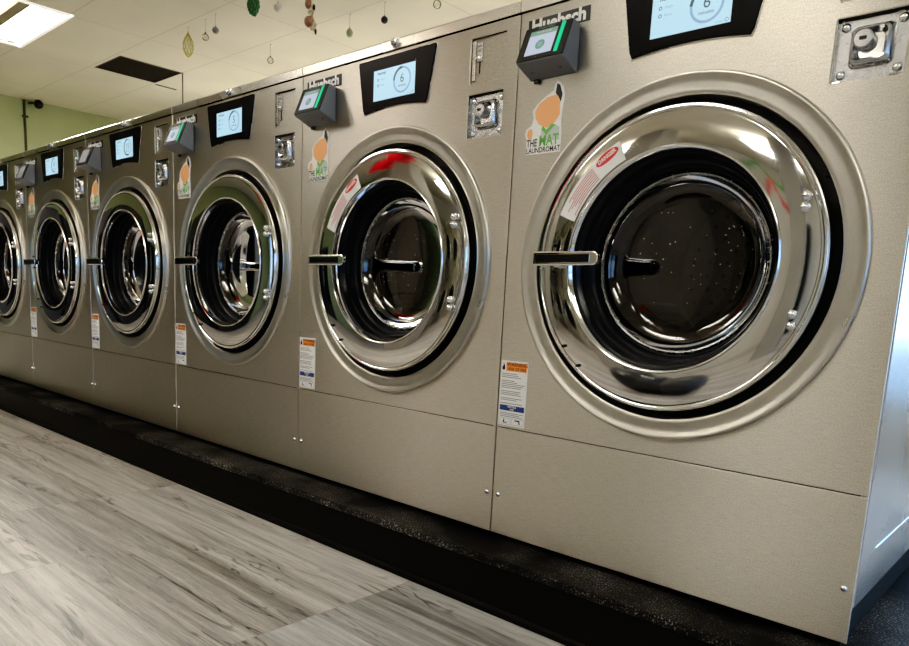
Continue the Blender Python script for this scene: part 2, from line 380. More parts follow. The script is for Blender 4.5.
def build_washer(idx):
    root = empty('washing_machine', W(-(idx+1), 0, 0))
    # cabinet: sides, roof, back, base frame
    b = MB(); t = 0.012
    b.box(0.003, 0.003+t, 0.004, DEEP, 0.075, ZT, 'side_steel')
    b.box(0.997-t, 0.997, 0.004, DEEP, 0.075, ZT, 'side_steel')
    # pressed crease low on each side and a bright folded flange at the front edge
    for xs_, sg in ((0.9965, 1), (0.0035, -1)):
        b.tube([(xs_, 0.17, 0.181), (xs_, 0.90, 0.181)], 0.0028, 'chrome_bright', 8)
        b.tube([(xs_-sg*0.001, 0.022, 0.08), (xs_-sg*0.001, 0.022, ZT-0.01)], 0.0036, 'chrome_bright', 8)
    b.box(0.003, 0.997, DEEP-t, DEEP, 0.075, ZT, 'side_steel')
    b.box(0.003, 0.997, 0.03, DEEP, ZT-0.004, ZTOP-0.006, 'trim_steel')
    b.build('cabinet', root)
    b = MB()
    b.box(0.018, 0.982, 0.03, DEEP-0.03, -0.018, 0.08, 'gap_black')
    b.build('base_frame', root)
    # top trim
    b = MB()
    b.prism([(-0.004, ZT+0.003), (0.03, ZT+0.003), (0.03, ZTOP), (0.001, ZTOP), (-0.004, ZTOP-0.005)], 0.001, 0.999, 'trim_steel', 0.0012)
    tr = b.build('top_trim', root)
    b = MB()
    b.lathe([(0.0, -0.020), (0.006, -0.0195), (0.0115, -0.017), (0.013, -0.012), (0.013, -0.004)], 0.501, 1.520, 'chrome_bright', 20)
    b.lathe([(0.017, -0.004), (0.0165, -0.007), (0.013, -0.008)], 0.501, 1.520, 'chrome_bright', 20)
    b.box(0.494, 0.508, -0.0208, -0.0195, 1.5185, 1.5215, 'label_black')
    b.build('lock_screw', tr)
    # big front sheet
    b = MB()
    b.plate(rect(0.0015, 0.9985, ZK+0.001, ZT), [circ(CX, CZ, 0.4405), rrect(0.821, 0.952, 1.342, 1.469, 0.004), rrect(0.819, 0.951, 1.186, 1.311, 0.003)], 0.0, 0.010, 'brushed_steel', 0.0022)
    b.build('front_panel', root, 50)
    # kick panel
    b = MB()
    b.plate(rect(0.0015, 0.9985, 0.0, ZK-0.0015), [], 0.0, 0.010, 'brushed_steel', 0.0022)
    b.box(0.004, 0.996, 0.006, 0.03, ZK-0.004, ZK+0.003, 'gap_black')
    kp = b.build('kick_panel', root, 50)
    for x in (0.023, 0.979):
        b = MB(); b.lathe([(0.0, -0.0065), (0.004, -0.006), (0.0075, -0.003), (0.0088, 0.0005)], x, 0.1235, 'chrome_bright', 16)
        b.box(x-0.004, x+0.004, -0.0069, -0.006, 0.1227, 0.1243, 'label_black')
        b.build('screw', kp)
    # pressed ring around the porthole
    b = MB()
    prof = [(0.4412, 0.001), (0.4405, -0.006), (0.4385, -0.0095), (0.4355, -0.0105), (0.432, -0.0098), (0.426, -0.0072), (0.420, -0.0052), (0.414, -0.0045), (0.400, -0.0042), (0.3905, -0.0040), (0.3883, -0.002), (0.3875, 0.006), (0.3868, 0.05)]
    b.lathe(prof, CX, CZ, 'satin_ring', 128)
    b.build('porthole_surround', root, 60)
    b = MB()
    b.lathe([(0.388, 0.05), (0.352, 0.046), (0.350, 0.030)], CX, CZ, 'gap_black', 96)
    for a in range(0, 360, 30):       # bolts of the door seal in the dark gap
        b.ball((CX+0.377*math.cos(math.radians(a)), 0.047, CZ+0.377*math.sin(math.radians(a))), 0.006, 'dark_cavity', (1, 0.5, 1), 10, 6)
    b.build('door_recess', root)
    # ---- door
    b = MB()
    prof = [(0.352, 0.032), (0.362, 0.028), (0.3675, 0.010), (0.3685, -0.012), (0.367, -0.021), (0.3635, -0.0255), (0.3600, -0.0262), (0.3575, -0.0240), (0.3555, -0.0235)]
    b.lathe(prof, CX, CZ, 'chrome_bright', 128)
    face = [(0.3555, -0.0235)]
    for i in range(1, 15):
        r = 0.3555-(0.3555-0.2735)*i/14; u = (r-0.2735)/(0.3555-0.2735)
        face.append((r, -0.0235-0.0014*(1-(2*u-1)**2)-0.0055*(1-u)))
    b.lathe(face, CX, CZ, 'chrome', 128)
    b.lathe([(0.2735, -0.0295), (0.2720, -0.0325), (0.2700, -0.0335), (0.2675, -0.0320), (0.2655, -0.026), (0.2650, 0.0)], CX, CZ, 'chrome_bright', 128)
    door = b.build('door', root, 40)
    b = MB()
    b.lathe([(0.2642, -0.010), (0.258, -0.006), (0.2555, 0.012), (0.2545, 0.022), (0.247, 0.024), (0.244, 0.030), (0.2425, 0.046), (0.236, 0.050), (0.2325, 0.056), (0.231, 0.070), (0.226, 0.072)], CX, CZ, 'rubber', 96)
    lab(b.build('door_gasket', door, 30), 'black stepped rubber gasket')
    b = MB()
    b.lathe([(0.2275, 0.070), (0.2235, 0.066), (0.2195, 0.067), (0.2175, 0.072), (0.2175, 0.078)], CX, CZ, 'plate_chrome', 96)
    b.build('glass_retainer', door)
    b = MB()
    b.lathe([(0.219, 0.072), (0.212, 0.083), (0.203, 0.094), (0.19, 0.103), (0.165, 0.109), (0.13, 0.1125), (0.08, 0.115), (0.04, 0.116), (0.0, 0.1162)], CX, CZ, 'door_glass', 72)
    if idx < 2:
        rnd = random.Random(40+idx)
        for _ in range(46):
            rr = 0.17*math.sqrt(rnd.random()); aa = rnd.random()*2*PI
            b.ball((CX+rr*math.cos(aa), 0.1075, CZ+rr*math.sin(aa)*0.8+0.02), 0.0009+0.0008*rnd.random(), 'pearl_white', (1, 0.5, 1), 6, 4)
    lab(b.build('porthole_glass', door, 60), 'dark tinted bowl glass')
    # handle: a bar on two posts, rounded right end
    b = MB()
    z = 0.8275; hh = 0.0185
    pts = [(0.150, z-hh), (0.336, z-hh), (0.343, z-hh*0.86), (0.3485, z-hh*0.5), (0.350, z), (0.3485, z+hh*0.5), (0.343, z+hh*0.86), (0.336, z+hh), (0.150, z+hh)]
    b.prism(pts, -0.078, -0.062, 'chrome', 0.004, axis='y')
    b.box(0.160, 0.325, -0.0786, -0.077, z-0.0105, z+0.0105, 'bezel_gloss', 0.0004, 1)  # dark strip stands for a dark reflection in the chrome bar
    b.box(0.152, 0.336, -0.064, -0.052, z-0.013, z+0.013, 'gap_black', 0.002)
    b.box(0.150, 0.172, -0.066, -0.022, z-0.015, z+0.015, 'chrome', 0.003)
    b.box(0.205, 0.250, -0.056, -0.020, z-0.0125, z+0.0125, 'plate_chrome', 0.003)
    b.build('handle', door)
    for x, zz in ((0.812, 0.958), (0.811, 0.934), (0.812, 0.708), (0.812, 0.683)):
        b = MB(); b.lathe([(0.0, -0.0415), (0.005, -0.0405), (0.0085, -0.037), (0.0098, -0.0315), (0.0098, -0.026)], x, zz, 'chrome_bright', 18); b.build('rivet', door)
    for x, zz in ((0.236, 0.596), (0.284, 0.546), (0.186, 0.865), (0.188, 0.795)):
        b = MB(); b.lathe([(0.0, -0.0345), (0.0035, -0.034), (0.0045, -0.030), (0.0045, -0.026)], x, zz, 'gap_black', 10); b.build('set_screw', door)
    if idx in (0, 1):
        # danger label bent along the ring
        b = MB()
        def pol(r, deg, y): return (CX+r*math.cos(math.radians(deg)), y, CZ+r*math.sin(math.radians(deg)))
        def fy(r):
            u = (r-0.2735)/(0.3555-0.2735); return -0.0235-0.0014*(1-(2*u-1)**2)-0.0055*(1-u)-0.0009
        def patch(r0, r1, d0, d1, m, lift=0.0, n=14, k=4):
            for i in range(n):
                for j in range(k):
                    A = d0+(d1-d0)*i/n; B = d0+(d1-d0)*(i+1)/n; p = r0+(r1-r0)*j/k; q = r0+(r1-r0)*(j+1)/k
                    b.face([pol(p, A, fy(p)-lift), pol(q, A, fy(q)-lift), pol(q, B, fy(q)-lift), pol(p, B, fy(p)-lift)], m)
        patch(0.279, 0.331, 116, 158, 'label_white')
        # red oval with DANGER in it
        cxo, czo, n = 0.0, 0.0, 28
        cdeg, cr = 124.0, 0.316
        T = pol(cr, cdeg, fy(cr)-0.0006); tdir = math.radians(cdeg-90)
        ring = []
        for i in range(n):
            a = 2*PI*i/n; u = 0.036*math.cos(a); v = 0.0135*math.sin(a)
            rr = cr+v; dd = cdeg-math.degrees(u/cr)
            ring.append(pol(rr, dd, fy(rr)-0.0006))
        b.face(ring, 'label_red')
        M = Matrix.Translation(Vector(T)+Vector((0, -0.0008, 0))) @ Matrix.Rotation(-tdir, 4, 'Y') @ front(0, 0, 0)
        b.text('DANGER', 0.014, M, 'label_white', 0.03)
        for k in range(7):
            patch(0.284+0.0058*k, 0.2862+0.0058*k, 132.5, 155 - 2.0*((k*3) % 4), 'label_redtext', 0.0005, 10, 1)
        lab(b.build('danger_label', door, 60), 'white and red danger label curved along the chrome ring')
    # drum behind the glass
    b = MB()
    b.lathe([(0.2325, 0.075), (0.262, 0.10), (0.275, 0.13), (0.278, 0.62), (0.262, 0.655), (0.20, 0.66), (0.14, 0.645), (0.07, 0.64), (0.0, 0.64)], CX, CZ, 'drum_steel', 72)
    for a in (90, 210, 330):           # lifter ribs
        c, sn = math.cos(math.radians(a)), math.sin(math.radians(a))
        b.tube([(CX+0.262*c, 0.15, CZ+0.262*sn), (CX+0.245*c, 0.25, CZ+0.245*sn), (CX+0.245*c, 0.50, CZ+0.245*sn), (CX+0.262*c, 0.60, CZ+0.262*sn)], [0.012, 0.03, 0.03, 0.012], 'drum_steel', 8)
    for ring, cnt in ((0.06, 8), (0.11, 16), (0.17, 24), (0.225, 32)):    # perforations of the drum back
        for i in range(cnt):
            a = 2*PI*i/cnt
            yb = 0.6385 if ring < 0.13 else (0.652 if ring < 0.2 else 0.6575)
            b.lathe([(0.0, yb-0.002), (0.007, yb-0.002)], CX+ring*math.cos(a), CZ+ring*math.sin(a), 'dark_cavity', 8)
    b.build('drum', root, 40)
    b = MB()
    b.lathe([(0.40, 0.052), (0.40, 0.70), (0.0, 0.70)], CX, CZ, 'dark_cavity', 48)
    b.lathe([(0.40, 0.052), (0.35, 0.052), (0.2325, 0.078)], CX, CZ, 'dark_cavity', 48)
    b.build('tub', root)
    # ---- control panel
    b = MB()
    def bez(g):
        pts = []
        for i in range(13):   # bottom, curved up in the middle
            u = i/12; x = (0.356-g)+(0.644-0.356+2*g)*u
            pts.append((x, 1.317-g+0.012*(1-(2*u-1)**2)))
        pts += [(0.651+g*0.9, 1.33), (0.681+g, 1.478), (0.680+g*0.7, 1.486+g*0.5), (0.674, 1.487+g), (0.330, 1.487+g), (0.324-g*0.7, 1.486+g*0.5), (0.323-g, 1.478), (0.349-g*0.9, 1.33)]
        return pts
    b.plate(bez(0.0035), [], -0.0022, 0.003, 'trim_steel', 0.001)
    b.plate(bez(0.0), [], -0.0065, -0.002, 'bezel_black', 0.0012)
    cp = b.build('control_panel', root, 40)
    b = MB()
    y = -0.0072
    def quad(x0, x1, z0, z1, m, yy): b.face([(x0, yy, z0), (x1, yy, z0), (x1, yy, z1), (x0, yy, z1)], m)
    quad(0.402, 0.597, 1.352, 1.455, 'screen_blue', y)
    quad(0.402, 0.597, 1.4475, 1.455, 'bezel_black', y-0.0004)
    rc, zc = (0.538, 1.402)
    prog = (0.24, 0.24, 0.22, 0.55, 0.5, 0.3)[idx]
    b.lathe([(0.0405, y-0.0003), (0.0345, y-0.0003)], rc, zc, 'screen_ring', 48)
    b.lathe([(0.0415, y-0.0006), (0.0340, y-0.0006)], rc, zc, 'screen_ink', 24, PI/2, PI/2+2*PI*prog)
    b.text(('6', '6', '5', '15', '10', '10')[idx], 0.038, front(rc, zc+0.004, y-0.0004), 'screen_ink')
    b.text('minutes', 0.0115, front(rc, zc-0.017, y-0.0004), 'screen_ink')
    b.text('Normal', 0.0125, front(0.420, 1.4365, y-0.0004), 'screen_ink', 0.02, 'LEFT')
    for k, wd in enumerate(('Wash', 'Rinse', 'Spin')[:(2 if idx < 2 else 3)]):
        zz = 1.417-0.017*k
        b.lathe([(0.0045, y-0.0004), (0.0028, y-0.0004)], 0.4235, zz, 'screen_ink', 14)
        b.text(wd, 0.009, front(0.434, zz, y-0.0004), 'screen_ring', 0, 'LEFT')
    quad(0.562, 0.580, 1.3565, 1.3578, 'screen_ring', y-0.0004)
    b.lathe([(0.0055, y-0.0004), (0.0042, y-0.0004)], 0.588, 1.359, 'screen_ink', 4)
    lab(b.build('display_screen', cp, 60), 'lit pale blue display with a countdown ring')
    # ---- coin slide recess
    b = MB()
    x0, x1, z0, z1 = 0.822, 0.951, 1.343, 1.468
    b.box(x0-0.003, x1+0.003, 0.010, 0.014, z0-0.003, z1+0.003, 'brushed_steel')
    for q in ((x0-0.003, x0, z0-0.003, z1+0.003), (x1, x1+0.003, z0-0.003, z1+0.003), (x0, x1, z0-0.003, z0), (x0, x1, z1, z1+0.003)):
        b.box(q[0], q[1], 0.003, 0.012, q[2], q[3], 'trim_steel')
    cr_ = b.build('coin_recess', root)
    b = MB()
    b.box(0.8245, 0.838, 0.003, 0.011, 1.350, 1.462, 'trim_steel', 0.002)
    b.box(0.840, 0.861, 0.005, 0.011, 1.402, 1.456, 'trim_steel', 0.0015)
    b.box(0.844, 0.857, 0.0042, 0.0052, 1.443, 1.449, 'label_text'); b.box(0.844, 0.857, 0.0042, 0.0052, 1.431, 1.434, 'label_text')
    b.ball((0.850, 0.004, 1.412), 0.0095, 'chrome_bright', (1, 0.7, 1), 14, 10)
    b.box(0.8475, 0.8525, 0.0085, 0.0105, 1.366, 1.404, 'gap_black')
    b.tube([(0.840, 0.009, 1.372), (0.850, 0.003, 1.363), (0.862, 0.009, 1.374)], 0.0016, 'chrome_bright', 6)
    b.build('coin_slide', cr_)
    # ---- lock plate
    b = MB()
    x0, x1, z0, z1 = 0.820, 0.950, 1.187, 1.310
    b.box(x0-0.003, x1+0.003, 0.014, 0.018, z0-0.003, z1+0.003, 'plate_chrome')
    for q in ((x0-0.003, x0, z0-0.003, z1+0.003), (x1, x1+0.003, z0-0.003, z1+0.003), (x0, x1, z0-0.003, z0), (x0, x1, z1, z1+0.003)):
        b.box(q[0], q[1], 0.003, 0.016, q[2], q[3], 'gap_black' if q[2] > 1.3 else 'plate_chrome')  # top wall blackened as the shadow edge of the recess
    b.box(0.823, 0.838, -0.001, 0.002, 1.1845, 1.1885, 'chrome_bright', 0.001); b.box(0.925, 0.942, -0.001, 0.002, 1.1845, 1.1885, 'chrome_bright', 0.001)
    lp = b.build('lock_plate', root)
    b = MB()   # pyramidal cup
    steps = [(0.0405, 0.0142, 0.012), (0.0385, 0.004, 0.013), (0.034, -0.004, 0.012), (0.030, -0.007, 0.010)]
    rings = []
    for h, yy, rr in steps:
        rings.append([b.bm.verts.new((p[0], yy, p[1])) for p in rrect(0.886-h, 0.886+h, 1.252-h, 1.252+h, rr)])
    fs = []
    for A, B in zip(rings[:-1], rings[1:]):
        for i in range(len(A)): fs.append(b.bm.faces.new([A[i], A[(i+1) % len(A)], B[(i+1) % len(A)], B[i]]))
    # hollow face
    rin = [b.bm.verts.new((p[0], 0.008, p[1])) for p in rrect(0.886-0.022, 0.886+0.022, 1.252-0.022, 1.252+0.022, 0.008)]
    A = rings[-1]
    for i in range(len(A)): fs.append(b.bm.faces.new([A[i], A[(i+1) % len(A)], rin[(i+1) % len(A)], rin[i]]))
    fs.append(b.bm.faces.new(rin)); b._setm(fs, 'cup_chrome'); b.soft(fs[:-1])
    lc = b.build('lock_cup', lp, 30)
    b = MB()
    b.lathe([(0.0, -0.0125), (0.016, -0.012), (0.0185, -0.010), (0.0195, -0.004), (0.0195, 0.010)], 0.8735, 1.262, 'plate_chrome', 26)
    b.box(0.867, 0.880, -0.0133, -0.012, 1.259, 1.266, 'gap_black')
    b.build('key_cylinder', lp)
    for x, zz in ((0.834, 1.295), (0.936, 1.295), (0.834, 1.203), (0.936, 1.203)):
        b = MB(); b.lathe([(0.0, 0.006), (0.005, 0.007), (0.0085, 0.0105), (0.0095, 0.0145)], x, zz, 'chrome_bright', 16); b.build('rivet', lp)
    # ---- brand plate
    b = MB()
    b.box(0.029, 0.224, -0.0018, 0.001, 1.436, 1.474, 'label_black', 0.0006, 1)
    b.text('Huebsch', 0.0445, front(0.1265, 1.4555, -0.0024), 'label_white', 0.04, sx=1.10)
    lab(b.build('brand_plate', root, 60), 'black plate lettered Huebsch in white')
    # ---- card reader
    b = MB()
    b.prism([(0.0, 1.312), (0.0, 1.432), (-0.012, 1.436), (-0.033, 1.438), (-0.074, 1.342), (-0.071, 1.3385)], 0.048, 0.197, 'reader_grey', 0.0035)
    cr2 = b.build('card_reader', root, 30)
    lab(cr2, 'grey wedge card reader with a small tilted screen')
    A = Vector((0, -0.033, 1.438)); B = Vector((0, -0.074, 1.342)); d = (A-B); L = d.length; d.normalize(); nrm = Vector((0, -d.z, d.y))
    def fp(u, v, h): return Vector((u, 0, 0)) + B + d*v*L + nrm*h
    b = MB()
    def tilt(x0, x1, v0, v1, h, m): b.face([fp(x0, v0, h), fp(x1, v0, h), fp(x1, v1, h), fp(x0, v1, h)], m)
    # black face frame as a thin bevelled slab
    vs = []
    for h in (-0.002, 0.0022):
        ring = [fp(p[0], p[1], h) for p in rrect(0.049, 0.196, 0.01, 0.99, 0.008)]
        vs.append([b.bm.verts.new(p) for p in ring])
    fs = [b.bm.faces.new(vs[1])]
    for i in range(len(vs[0])): fs.append(b.bm.faces.new([vs[0][i], vs[0][(i+1) % len(vs[0])], vs[1][(i+1) % len(vs[0])], vs[1][i]]))
    b._setm(fs, 'reader_black')
    Mt = Matrix((( 1, d.x, nrm.x, 0), (0, d.y, nrm.y, 0), (0, d.z, nrm.z, 0), (0, 0, 0, 1)))
    def tmat(u, v, h): p = fp(u, v, h); return Matrix.Translation(p) @ Mt
    b.text('FASCARD', 0.0125, tmat(0.117, 0.93, 0.0026), 'label_text', 0.01)
    b.text('1', 0.008, tmat(0.112, 0.055, 0.0026), 'label_text')
    fpnl = b.build('face_plate', cr2, 40)
    b = MB()
    on = idx < 3
    tilt(0.071, 0.156, 0.14, 0.85, 0.0028, 'reader_screen' if on else 'reader_screen_dim')
    if on: tilt(0.071, 0.156, 0.71, 0.85, 0.0031, 'reader_head')
    p = fp(0.113, 0.42, 0.0032)
    ring = [fp(0.113+0.0145*math.cos(2*PI*i/24), 0.42+0.0145/L*math.sin(2*PI*i/24), 0.0032) for i in range(24)]
    b.face(ring, 'reader_icon' if on else 'label_text')
    for k in range(3):
        tilt(0.1055, 0.1205, 0.36+0.05*k, 0.375+0.05*k, 0.0035, 'reader_screen' if on else 'reader_screen_dim')
    if on: b.text('TAP OR SWIPE', 0.0075, tmat(0.113, 0.785, 0.0034), 'label_white')
    b.build('reader_screen', cr2, 60)
    b = MB()
    ring = [(p[0], p[1]) for p in rrect(0.166, 0.1765, 0.10, 0.95, 0.004)]
    lo = [b.bm.verts.new(fp(u, v, 0.0018)) for u, v in ring]; hi = [b.bm.verts.new(fp(u, v, 0.0042)) for u, v in ring]
    fs = [b.bm.faces.new(hi)]+[b.bm.faces.new([lo[i], lo[(i+1) % len(lo)], hi[(i+1) % len(lo)], hi[i]]) for i in range(len(lo))]
    b._setm(fs, 'led_green' if on else 'led_off')
    lab(b.build('status_light', cr2, 60), 'glowing green light bar' if on else 'unlit light bar')
    b = MB()
    b.box(0.064, 0.082, -0.012, -0.001, 1.303, 1.314, 'reader_black', 0.003)
    b.build('rubber_foot', cr2)
    for x in (0.075, 0.165):
        b = MB(); b.ball((x, -0.034, 1.3238), 0.004, 'plate_chrome', (1, 1, 0.6), 10, 6); b.build('screw', cr2)
    # ---- shop sticker: white die-cut backing, plain colour patches, its lettering
    b = MB()
    sx0, sz0 = 0.042, 1.118
    outl = [(0.047, 1.118), (0.160, 1.118), (0.161, 1.172), (0.157, 1.20), (0.163, 1.262), (0.157, 1.285), (0.146, 1.298), (0.138, 1.303), (0.130, 1.296), (0.128, 1.280), (0.104, 1.268), (0.075, 1.250), (0.062, 1.234), (0.066, 1.212), (0.060, 1.196), (0.043, 1.188), (0.040, 1.172), (0.046, 1.160)]
    b.plate(outl, [], -0.0014, 0.0005, 'label_white', 0.0004)
    def flat(pts, m, yy): b.face([(x, yy, z) for x, z in pts], m)
    flat([(0.070+0.0, 1.232), (0.082, 1.250), (0.108, 1.264), (0.138, 1.268), (0.151, 1.248), (0.152, 1.215), (0.138, 1.196), (0.112, 1.184), (0.086, 1.196), (0.072, 1.214)], 'sticker_orange', -0.0019)
    flat([(0.134, 1.272), (0.138, 1.296), (0.148, 1.290), (0.157, 1.266), (0.153, 1.246), (0.143, 1.262)], 'label_black', -0.0022)
    flat([(0.048, 1.170), (0.050, 1.184), (0.062, 1.188), (0.067, 1.176), (0.064, 1.160), (0.054, 1.160)], 'sticker_orange', -0.0019)
    flat([(0.092, 1.150), (0.095, 1.185), (0.112, 1.178), (0.138, 1.192), (0.154, 1.182), (0.155, 1.150)], 'sticker_grey', -0.0017)
    flat([(0.095, 1.182), (0.112, 1.166), (0.140, 1.190), (0.128, 1.194), (0.112, 1.180), (0.098, 1.192)], 'sticker_green', -0.0021)
    b.text('THE', 0.028, front(0.0655, 1.1475, -0.0022), 'label_black', 0.02, sx=0.68)
    b.text('MAT', 0.040, front(0.1215, 1.1505, -0.0024), 'sticker_green', 0.022, sx=0.80)
    b.text('LAUNDROMAT', 0.0195, front(0.104, 1.1275, -0.0022), 'label_black', 0.02, sx=0.84)
    lab(b.build('shop_sticker', root, 60), 'die-cut sticker lettered THE MAT LAUNDROMAT')
    # ---- warning label
    b = MB()
    b.box(0.006, 0.104, -0.0012, 0.001, 0.342, 0.537, 'label_white', 0.0004, 1)
    def q2(x0, x1, z0, z1, m, yy=-0.0017): b.face([(x0, yy, z0), (x1, yy, z0), (x1, yy, z1), (x0, yy, z1)], m)
    q2(0.026, 0.100, 0.506, 0.532, 'label_orange')
    b.text('WARNING', 0.0155, front(0.066, 0.5255, -0.0021), 'label_black', 0.02)
    b.text('RISK OF FIRE', 0.0115, front(0.066, 0.5125, -0.0021), 'label_black', 0.02)
    flat([(0.012, 0.508), (0.0105, 0.516), (0.0145, 0.522), (0.0155, 0.530), (0.0205, 0.522), (0.0225, 0.513), (0.020, 0.508)], 'label_black', -0.0018)
    rnd = random.Random(3)
    zz = 0.499
    while zz > 0.408:
        q2(0.011, 0.011+0.086*(0.55+0.45*rnd.random()), zz-0.0022, zz, 'label_text'); zz -= 0.0052 if rnd.random() > 0.22 else 0.0105
    q2(0.010, 0.100, 0.387, 0.4035, 'label_blue')
    b.text('NOTICE', 0.0085, front(0.055, 0.3992, -0.0021), 'label_white', 0.02); b.text('AVIS', 0.0075, front(0.055, 0.3915, -0.0021), 'label_white', 0.02)
    for k in range(3): q2(0.011, 0.096-0.012*(k % 2), 0.3785-0.005*k, 0.3806-0.005*k, 'label_text')
    for x0, x1 in ((0.010, 0.053), (0.056, 0.100)):
        for e in ((x0, x1, 0.346, 0.3468), (x0, x1, 0.3642, 0.365), (x0, x0+0.0008, 0.346, 0.365), (x1-0.0008, x1, 0.346, 0.365)): q2(*e, 'label_text')
    flat([(0.024, 0.350), (0.027, 0.362), (0.030, 0.362), (0.029, 0.353), (0.040, 0.351), (0.040, 0.349)], 'label_black', -0.0018)
    flat([(0.068, 0.362), (0.086, 0.362), (0.088, 0.350), (0.084, 0.350), (0.082, 0.358), (0.068, 0.358)], 'label_black', -0.0018)
    lab(b.build('warning_label', root, 60), 'white label with an orange warning band and blue notice band')
    return root

LABELS = [
    'stainless front-load washer with its polished side panel exposed at the end of the row',
    'stainless front-load washer second from the exposed end, danger label and 6 minutes on its display',
    'stainless front-load washer third from the exposed end, display reading 5 minutes',
    'stainless front-load washer fourth from the exposed end, first with an unlit card reader',
    'stainless front-load washer fifth from the exposed end, one before the washer cut off',
    'stainless front-load washer at the far end, its door cut off by the picture edge',
]
for i in range(6):
    w = build_washer(i)
    tag(w, LABELS[i], 'washing machine', 'row of stainless washers on the black plinth')

# ------------------------------------------------------------------ plinth
pl = empty('washer_plinth', (0, 0, 0)); tag(pl, 'long low black-painted plinth running under the whole row of washers', 'plinth')
b = MB()
XL, XR = -6.15, 0.14
b.box(XL, XR, -0.13, 1.5, -0.19, -0.0455, 'plinth_black')
b.build('plinth_body', pl, 35, WX)
b = MB()
b.box(XL, XR+0.006, -0.137, 1.5, -0.0455, -0.020, 'plinth_dusty', 0.004)
lab(b.build('top_slab', pl, 35, WX), 'dusty black top edge with pale grit')
b = MB()
b.prism([(-0.131, -0.19), (-0.139, -0.19), (-0.139, -0.175), (-0.134, -0.168), (-0.131, -0.168)], XL, XR, 'plinth_black')
b.build('base_strip', pl, 35, WX)

# ------------------------------------------------------------------ room
RX0, RX1, RY0, RY1, CEIL = -10.27, 4.6, -8.0, 4.2, 3.01
def struct(b, name, xf=WX): o = b.build(name, None, 35, xf); o['kind'] = 'structure'; return o
# floor of planks
bm = bmesh.new(); lay = bm.loops.layers.float_color.new('plank')
rnd = random.Random(11)
PW, PL = 0.19, 1.51
y = -0.331 - PW*math.floor((-0.331-RY0)/PW) - PW
rows = []
while y < RY1:
    rows.append((max(y, RY0), min(y+PW, RY1), y)); y += PW
for (ya, yb, y0) in rows:
    near = -0.75 < y0+PW/2 < 0.1
    x = RX0 - rnd.random()*PL
    ph = -1.2 if near else rnd.choice((-1.2, -0.55, 0.2, -0.9))
    x = ph - PL*math.ceil((ph-RX0)/PL)
    if -0.85 < y0+PW/2 < -0.6: x = -1.2 - PL*math.ceil((-1.2-RX0)/PL)
    while x < RX1:
        a, c = max(x, RX0), min(x+PL, RX1)
        if c > a:
            g = 0.0012
            f = bm.faces.new([bm.verts.new(p) for p in ((a+g, ya+g, -0.19), (c-g, ya+g, -0.19), (c-g, yb-g, -0.19), (a+g, yb-g, -0.19))])
            cool = 0.85 if (a > -1.3 and near) else 0.25*rnd.random()  # near planks on the right tinted cool as painted window light
            cv = (rnd.random(), rnd.random(), cool, 1)
            for l in f.loops: l[lay] = cv
        x += PL
f = bm.faces.new([bm.verts.new(p) for p in ((RX0, RY0, -0.1912), (RX1, RY0, -0.1912), (RX1, RY1, -0.1912), (RX0, RY1, -0.1912))])
for l in f.loops: l[lay] = (0.0, 0.0, 0, 1)
bm.transform(WX); me = bpy.data.meshes.new('floor'); bm.to_mesh(me); bm.free(); me.materials.append(MAT['wood_planks'])
fl = bpy.data.objects.new('floor', me); col.objects.link(fl); fl['kind'] = 'structure'

# ceiling with openings for the troffer and the missing tile
HOLES = [(-7.99, -6.67, 0.26, 0.98), (-8.03, -7.42, 1.733, 2.385)]
xs = sorted({RX0, RX1} | {h[0] for h in HOLES} | {h[1] for h in HOLES}); ys = sorted({RY0, RY1} | {h[2] for h in HOLES} | {h[3] for h in HOLES})
b = MB()
for i in range(len(xs)-1):
    for j in range(len(ys)-1):
        mx_, my_ = (xs[i]+xs[i+1])/2, (ys[j]+ys[j+1])/2
        if any(h[0] < mx_ < h[1] and h[2] < my_ < h[3] for h in HOLES): continue
        b.face([(xs[i], ys[j], CEIL), (xs[i], ys[j+1], CEIL), (xs[i+1], ys[j+1], CEIL), (xs[i+1], ys[j], CEIL)], 'ceiling_tile')
struct(b, 'ceiling')
b = MB(); b.box(RX0-0.1, RX0, RY0, RY1, -0.19, CEIL, 'green_paint'); struct(b, 'wall_left')
b = MB()
b.box(RX0, -0.6, RY1, RY1+0.1, -0.19, CEIL, 'cream_paint'); b.box(4.3, RX1, RY1, RY1+0.1, -0.19, CEIL, 'cream_paint')
b.box(-0.6, 4.3, RY1, RY1+0.1, 2.6, CEIL, 'cream_paint'); b.box(-0.6, 4.3, RY1, RY1+0.1, -0.19, 0.12, 'cream_paint')
struct(b, 'wall_back')
b = MB()
for q in ((-0.6, -0.55, 0.12, 2.6), (4.25, 4.3, 0.12, 2.6), (1.82, 1.88, 0.12, 2.6), (-0.6, 4.3, 0.12, 0.17), (-0.6, 4.3, 2.55, 2.6), (-0.6, 4.3, 0.90, 0.96)): b.box(q[0], q[1], RY1+0.02, RY1+0.08, q[2], q[3], 'frame_alu')
o = struct(b, 'window_5'); b = MB(); b.box(-0.55, 4.25, RY1+0.045, RY1+0.052, 0.17, 2.55, 'window_glass'); b.build('pane', o, 35, WX)
b = MB()
b.box(RX0, -9.9, RY0-0.1, RY0, -0.19, CEIL, 'cream_paint'); b.box(-8.3, RX1, RY0-0.1, RY0, -0.19, CEIL, 'cream_paint')
b.box(-9.9, -8.3, RY0-0.1, RY0, 2.3, CEIL, 'cream_paint'); struct(b, 'wall_front')
b = MB()  # unseen glass door, added for a bright band mirrored in the second washer
